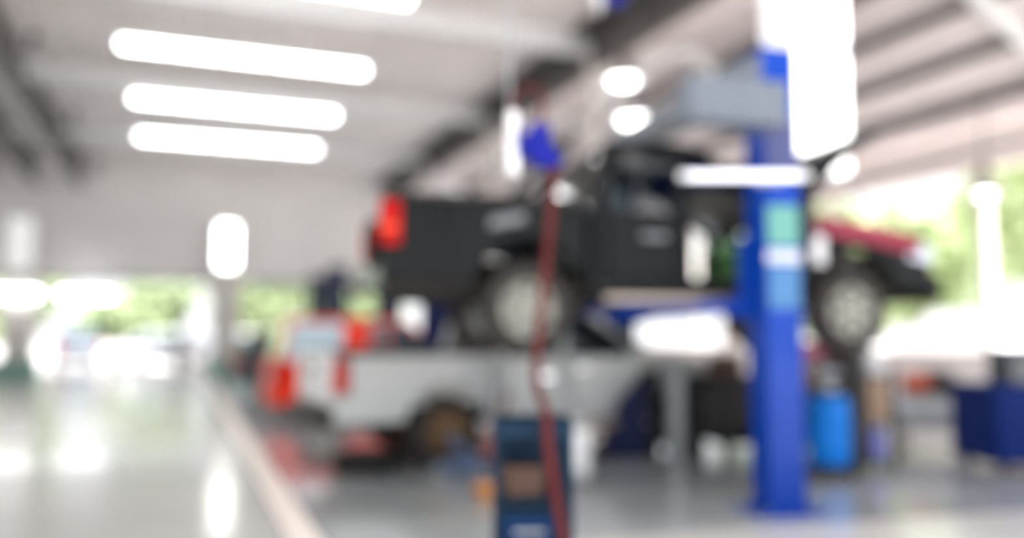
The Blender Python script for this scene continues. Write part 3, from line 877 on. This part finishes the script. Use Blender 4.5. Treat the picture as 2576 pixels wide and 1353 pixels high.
jug(on_rack(.06, -.03, .085), R(20), 'lavender', 'lavender plastic jug on the bottom shelf of the narrow rack', 1.0, .38)
jug(on_rack(.06, -.02, .975), R(20), 'white', 'white plastic jug on top of the narrow black rack', 1.0, .26)

# parts trolley behind the drum with pink cloth
pt = empty('parts_trolley', (6.55, 7.58, 0), R(-7), 'dark steel parts trolley behind the blue drum', 'trolley')
b_ = MB()
for sx in (-.38, .38):
    for sy in (-.22, .22):
        b_.box(sx - .02, sx + .02, sy - .02, sy + .02, 0, .82)
b_.build('frame', 'black_plastic', pt)
for z in (.2, .80):
    MB().box(-.42, .42, -.25, .25, z, z + .03).build('shelf', 'black_plastic', pt)
small_box('cardboard_box', (6.39, 7.55, .83), (.22, .22, .24), R(-7), 'card', 'tan carton on the dark parts trolley behind the lift post', 'box')
b_ = MB()
N = 10
vs = []
for i in range(N):
    for j in range(N):
        x, y = -.13 + .26 * i / (N - 1), -.14 + .28 * j / (N - 1)
        d = max(abs(x) - .09, abs(y) - .09, 0)
        vs.append((x, y, .015 + .03 * math.sin(i * 1.7) * math.cos(j * 1.3) + .10 - d * 1.5))
fs = [(i * N + j, (i + 1) * N + j, (i + 1) * N + j + 1, i * N + j + 1) for i in range(N - 1) for j in range(N - 1)]
b_.add(vs, fs)
pk = b_.build('folded_cloth', 'pink')
sd = pk.modifiers.new('thick', 'SOLIDIFY')
sd.thickness = 0.06
pk.location = (6.39, 7.53, 1.115)
pk.scale = (1.0, 1.0, 1.5)
pk.rotation_euler = (0, 0, R(-7))
tag(pk, 'pink cloth bundled on the tan carton behind the blue lift post', 'cloth')
small_box('parts_bin', (6.72, 7.58, .83), (.3, .26, .22), R(-7), 'purple', 'dull purple parts bin on the dark trolley under the front wheel', 'bin')

# workbench with clutter under the black truck (deep in the bay)
wb = empty('workbench', (6.62, 8.28, 0), R(-7), 'long dark workbench seen under the black truck between the lift posts', 'workbench')
MB().box(-.95, .95, -.33, .33, .86, .92).build('worktop', 'black_plastic', wb, bevel=0.006)
for sx in (-.89, .89):
    for sy in (-.3, .3):
        MB().box(sx - .035, sx + .035, sy - .035, sy + .035, 0, .86).build('leg', 'black_plastic', wb)
MB().box(-.9, .9, -.3, .3, .16, .19).build('shelf', 'black_plastic', wb)
MB().box(-.9, .9, .28, .31, .19, .86).build('back_panel', 'beam_dark', wb)
def on_bench(x, y, z):
    v = Matrix.Rotation(R(-7), 3, 'Z') @ Vector((x, y, 0))
    return (6.62 + v.x, 8.28 + v.y, z)
small_box('cardboard_box', on_bench(-.75, -.05, .92), (.3, .3, .24), R(-12), 'brown', 'brown carton at the left end of the dark workbench', 'box')
small_box('cardboard_box', on_bench(.72, 0, .92), (.34, .3, .3), R(0), 'brown', 'larger brown carton at the right end of the dark workbench', 'box')
jug(on_bench(-.1, -.1, .92), 0, 'purple', 'dull purple jug standing on the dark workbench', 1.1, .34)
eb = empty('engine_block', on_bench(.3, 0, .92), R(-7), 'grey engine block on the dark workbench', 'engine')
b_ = MB().box(-.2, .2, -.14, .14, 0, .2)
b_.build('crankcase', 'steel', eb, bevel=0.015)
b_ = MB()
for k in range(4):
    b_.lathe([(.02, .2), (.045, .2), (.045, .25), (.03, .26)], c=(-.15 + k * .1, 0, 0), n=14)
b_.build('cylinder_head', 'alu', eb)
def bucket(loc, m, label, r=.15, h=.26):
    root = empty('bucket', loc, 0, label, 'bucket')
    MB().lathe([(.02, 0), (r * .8, 0), (r, h), (r + .01, h), (r + .01, h - .02), (r - .008, h - .02), (r * .78, .012), (.02, .012)], n=24).build('body', m, root)
    pts = [(r * math.cos(a), 0, h - .02 + r * .35 * math.sin(a)) for a in [math.pi * k / 10 for k in range(11)]]
    MB().tube(pts, .005, 6).build('handle', 'steel', root)
    return root
bucket(on_bench(-.1, -.12, .19), 'palegrey', 'pale grey bucket on the low shelf of the dark workbench', .17, .3)
small_box('crate', on_bench(.5, -.05, .19), (.5, .4, .3), R(-7), 'beam_dark', 'dark crate on the low shelf of the workbench', 'crate')
def flat_tyre(loc, rot, label, r=.34):
    root = empty('spare_tyre', loc, 0, label, 'tyre')
    root.rotation_euler = rot
    h, rr = .1, r * .58
    pr = [(rr, -h + .01), (r * .8, -h), (r - .03, -h + .02), (r, -h + .05), (r, h - .05), (r - .03, h - .02), (r * .8, h), (rr, h - .01)]
    MB().lathe(pr, n=36, close=True).build('tread', 'black', root)
    return root
flat_tyre((1.78, 8.72, .1), (0, 0, 0), 'black tyre lying on the floor by the white pickup rear wheel')
def cylinder(loc, m, label, r=.11, h=1.05):
    root = empty('gas_cylinder', loc, 0, label, 'gas cylinder')
    MB().lathe([(.02, 0), (r, 0), (r, h * .84), (r * .8, h * .91), (r * .35, h * .95), (r * .3, h * .97)], n=24).build('body', m, root)
    MB().lathe([(.01, h * .97), (.022, h * .97), (.022, h), (.035, h + .005), (.035, h + .03), (.01, h + .03)], n=14).build('valve', 'steel', root)
    return root
cylinder((5.50, 8.42, 0), 'black', 'black gas cylinder beside the left end of the dark workbench', .11, 1.0)
cylinder((5.25, 8.40, 0), 'steel', 'grey gas cylinder between the far lift post and the black cylinder', .11, 1.15)
# under white truck: trolley jack with handle
jk = empty('trolley_jack', (2.70, 8.18, 0), R(-50), 'grey-blue trolley jack with dark red handle beside the white pickup', 'jack')
b_ = MB()
for s in (-1, 1):
    b_.prism([(-.3, .04), (.3, .04), (.34, .1), (.1, .17), (-.3, .13)], s * .12 - .012, s * .12 + .012)
b_.box(-.1, .1, -.12, .12, .05, .07)
b_.build('frame', 'jack_blue', jk)
MB().bar((.2, 0, .1), (-.2, 0, .34), .09, .05).lathe([(.02, .33), (.06, .34), (.06, .38), (.02, .38)], c=(-.2, 0, 0), n=14).build('lift_arm', 'jack_blue', jk)
MB().tube([(.26, 0, .12), (.42, 0, .75)], .022, 10).tube([(.42, 0, .68), (.46, 0, .85)], .03, 10).build('handle', 'jack_red', jk)
for sx in (-.26, .27):
    for s in (-1, 1):
        MB().lathe([(.01, -.02), (.05, -.02), (.05, .02), (.01, .02)], c=(sx, s * .155, .05), axis='Y', n=14).build('wheel', 'steel', jk)
bucket((2.95, 7.45, 0), 'palegrey', 'pale bucket on the floor left of the blue tool trolley', .13, .34)
pn = MB().lathe([(.02, 0), (.15, 0), (.20, .1), (.21, .1), (.21, .085), (.16, .012), (.02, .012)], n=28).build('oil_pan', 'amber')
pn.location = (2.55, 6.95, 0)
tag(pn, 'amber oil pan on the grey floor in front of the white pickup', 'pan')

# right side: compressor and navy chest
ac = empty('air_compressor', (8.75, 8.1, 0), R(-25), 'pale grey air compressor with orange red motor by the low wall', 'compressor')
MB().lathe([(.02, -.52), (.1, -.5), (.19, -.44), (.2, -.4), (.2, .4), (.19, .44), (.1, .5), (.02, .52)], c=(0, 0, .42), axis='X', n=28).build('tank', 'palegrey', ac)
for sx in (-.36, .36):
    for s in (-1, 1):
        MB().bar((sx, s * .1, .28), (sx, s * .17, 0.02), .04).box(sx - .05, sx + .05, s * .17 - .04, s * .17 + .04, 0, .025).build('foot', 'black_plastic', ac)
MB().box(-.34, .3, -.15, .15, .6, .635).build('platform', 'palegrey', ac)
MB().lathe([(.02, -.16), (.11, -.15), (.13, -.12), (.13, .12), (.11, .15), (.02, .16)], c=(-.16, 0, .775), axis='X', n=24).build('motor', 'motor_red', ac)
pm = MB().box(.1, .26, -.09, .09, .635, .8)
for k in range(6):
    pm.box(.08, .28, -.11, .11, .8 + k * .025, .812 + k * .025)
pm.build('pump', 'black_plastic', ac)
MB().lathe([(.02, -.02), (.15, -.02), (.15, .02), (.02, .02)], c=(.02, 0, .8), axis='X', n=24).build('flywheel', 'black', ac)
MB().tube([(.18, 0, .93), (.3, .0, .9), (.42, 0, .7), (.42, 0, .58)], .014, 8).build('pipe', 'steel', ac)

nc = empty('tool_chest', (8.38, 6.45, 0), R(-18), 'large navy blue tool chest at the right picture edge', 'tool chest')
MB().box(-.62, .9, -.35, .45, .08, .84).build('body', 'navy2', nc, bevel=0.02)
for k in range(3):
    d = MB().box(-.58, .86, -.375, -.35, .12 + k * .24, .34 + k * .24).build('drawer', 'navy2', nc, bevel=0.008)
    MB().box(-.3, .58, -.395, -.375, .28 + k * .24, .30 + k * .24).build('handle', 'navy', d)
MB().box(-.64, .92, -.37, .47, .84, .88).build('lid', 'navy2', nc, bevel=0.01)
for sx in (-.5, .78):
    for sy in (-.28, .36):
        MB().lathe([(.01, -.02), (.045, -.02), (.045, .02), (.01, .02)], c=(sx, sy, .045), axis='Y', n=14).build('caster', 'black', nc)
cs = small_box('tool_case', (8.55, 6.46, .88), (.9, .4, .38), R(-18), 'dark_paint', 'dark slate tool case on the navy tool chest', 'case')

# fender cover and painted glint on the black truck
tm = Matrix.Translation((2.76, 7.31, 1.30)) @ Matrix.Rotation(TRUCK_RZ, 4, 'Z')
fc = MB()
prof = [(2.66, 1.145), (3.1, 1.10), (3.74, .985)]
vs = []
for x, z in prof:
    vs += [(x, -HW + .12, z + .012), (x, -HW - .02, z + .014), (x, -HW - .022, z - .16)]
fs = [(i * 3 + j, (i + 1) * 3 + j, (i + 1) * 3 + j + 1, i * 3 + j + 1) for i in range(2) for j in range(2)]
fc.add([tm @ Vector(v) for v in vs], fs)
o = fc.build('fender_cover', 'maroon')
sd = o.modifiers.new('thick', 'SOLIDIFY')
sd.thickness = .012
sd.offset = 1
tag(o, 'maroon cover laid over the front fender of the black truck', 'fender cover')
rg = MB()
vs = []
for i in range(7):
    for j in range(5):
        z = 1.16 - .44 * i / 6
        x = 2.64 + .12 * j / 4 + .01 * math.sin(i)
        vs.append((x, -HW - .014 - .008 * math.sin(j * 2 + i), z))
fs = [(i * 5 + j, (i + 1) * 5 + j, (i + 1) * 5 + j + 1, i * 5 + j + 1) for i in range(6) for j in range(4)]
rg.add([tm @ Vector(v) for v in vs], fs)
o = rg.build('white_rag', 'white')  # white sheet added to stand for a sun glint on the fender
sd = o.modifiers.new('thick', 'SOLIDIFY')
sd.thickness = .006
tag(o, 'white rag hanging over the fender just right of the lift post', 'rag')

# ================================================================ TREES OUTSIDE
def tree_mesh(seed, n, rx, rz, zc, leaf=.3):
    rnd = random.Random(seed)
    mb = MB()
    blobs = [(rnd.uniform(-rx * .6, rx * .6), rnd.uniform(-rx * .6, rx * .6), zc + rnd.uniform(-rz * .6, rz * .6), rnd.uniform(.4, .75)) for _ in range(9)]
    for _ in range(n):
        bx, by, bz, br = rnd.choice(blobs)
        d = Vector((rnd.gauss(0, 1), rnd.gauss(0, 1), rnd.gauss(0, 1))).normalized()
        p = Vector((bx, by, bz)) + Vector((d.x * rx * br, d.y * rx * br, d.z * rz * br)) * rnd.uniform(.7, 1.05)
        u = Vector((rnd.gauss(0, 1), rnd.gauss(0, 1), rnd.gauss(0, .6))).normalized()
        v = u.orthogonal().normalized()
        a = leaf * rnd.uniform(.7, 1.3)
        mb.add([p - u * a, p + v * a * .5, p + u * a, p - v * a * .5], [(0, 1, 2, 3)])
    return mb
def tree(loc, seed, rx, rz, zc, m, label, group, n=1700, leaf=.42):
    root = empty('tree', loc, random.uniform(0, 6), label, 'tree', group)
    tree_mesh(seed, n, rx, rz, zc, leaf).build('foliage', m, root, smooth=False)
    t = MB().tube([(0, 0, 0), (.05, 0, zc * .5), (0, .08, zc)], [.18, .13, .06], 10)
    for k in range(4):
        a = k * 1.6
        t.tube([(.03, 0, zc * .55), (math.cos(a) * rx * .3, math.sin(a) * rx * .3, zc * .85), (math.cos(a) * rx * .55, math.sin(a) * rx * .55, zc + .2)], [.07, .05, .02], 8)
    t.build('trunk', 'bark', root)
    return root
GR = 'bright green trees beyond the open right side'
for i, (x, y) in enumerate(((24, 3), (26, 10), (24.5, 17), (26, 24), (27, 31))):
    tree((x, y, -.02), 20 + i, 2.8, 2.9, 4.2, 'leaf', 'bright green sunlit tree beyond the open right side', GR)
GL = 'bright green trees beyond the far opening'
for i, (x, y) in enumerate(((-8, 50), (-2, 52), (4, 50), (10, 52))):
    tree((x, y, -.02), 40 + i, 2.6, 1.9, 3.2, 'leaf_far', 'bright green sunlit tree beyond the far opening', GL)
tree((15.6, 21.9, -.02), 60, 1.5, .95, 3.35, 'leaf_dark', 'deep green tree seen through the open cab of the black truck', None, 1400, .2)
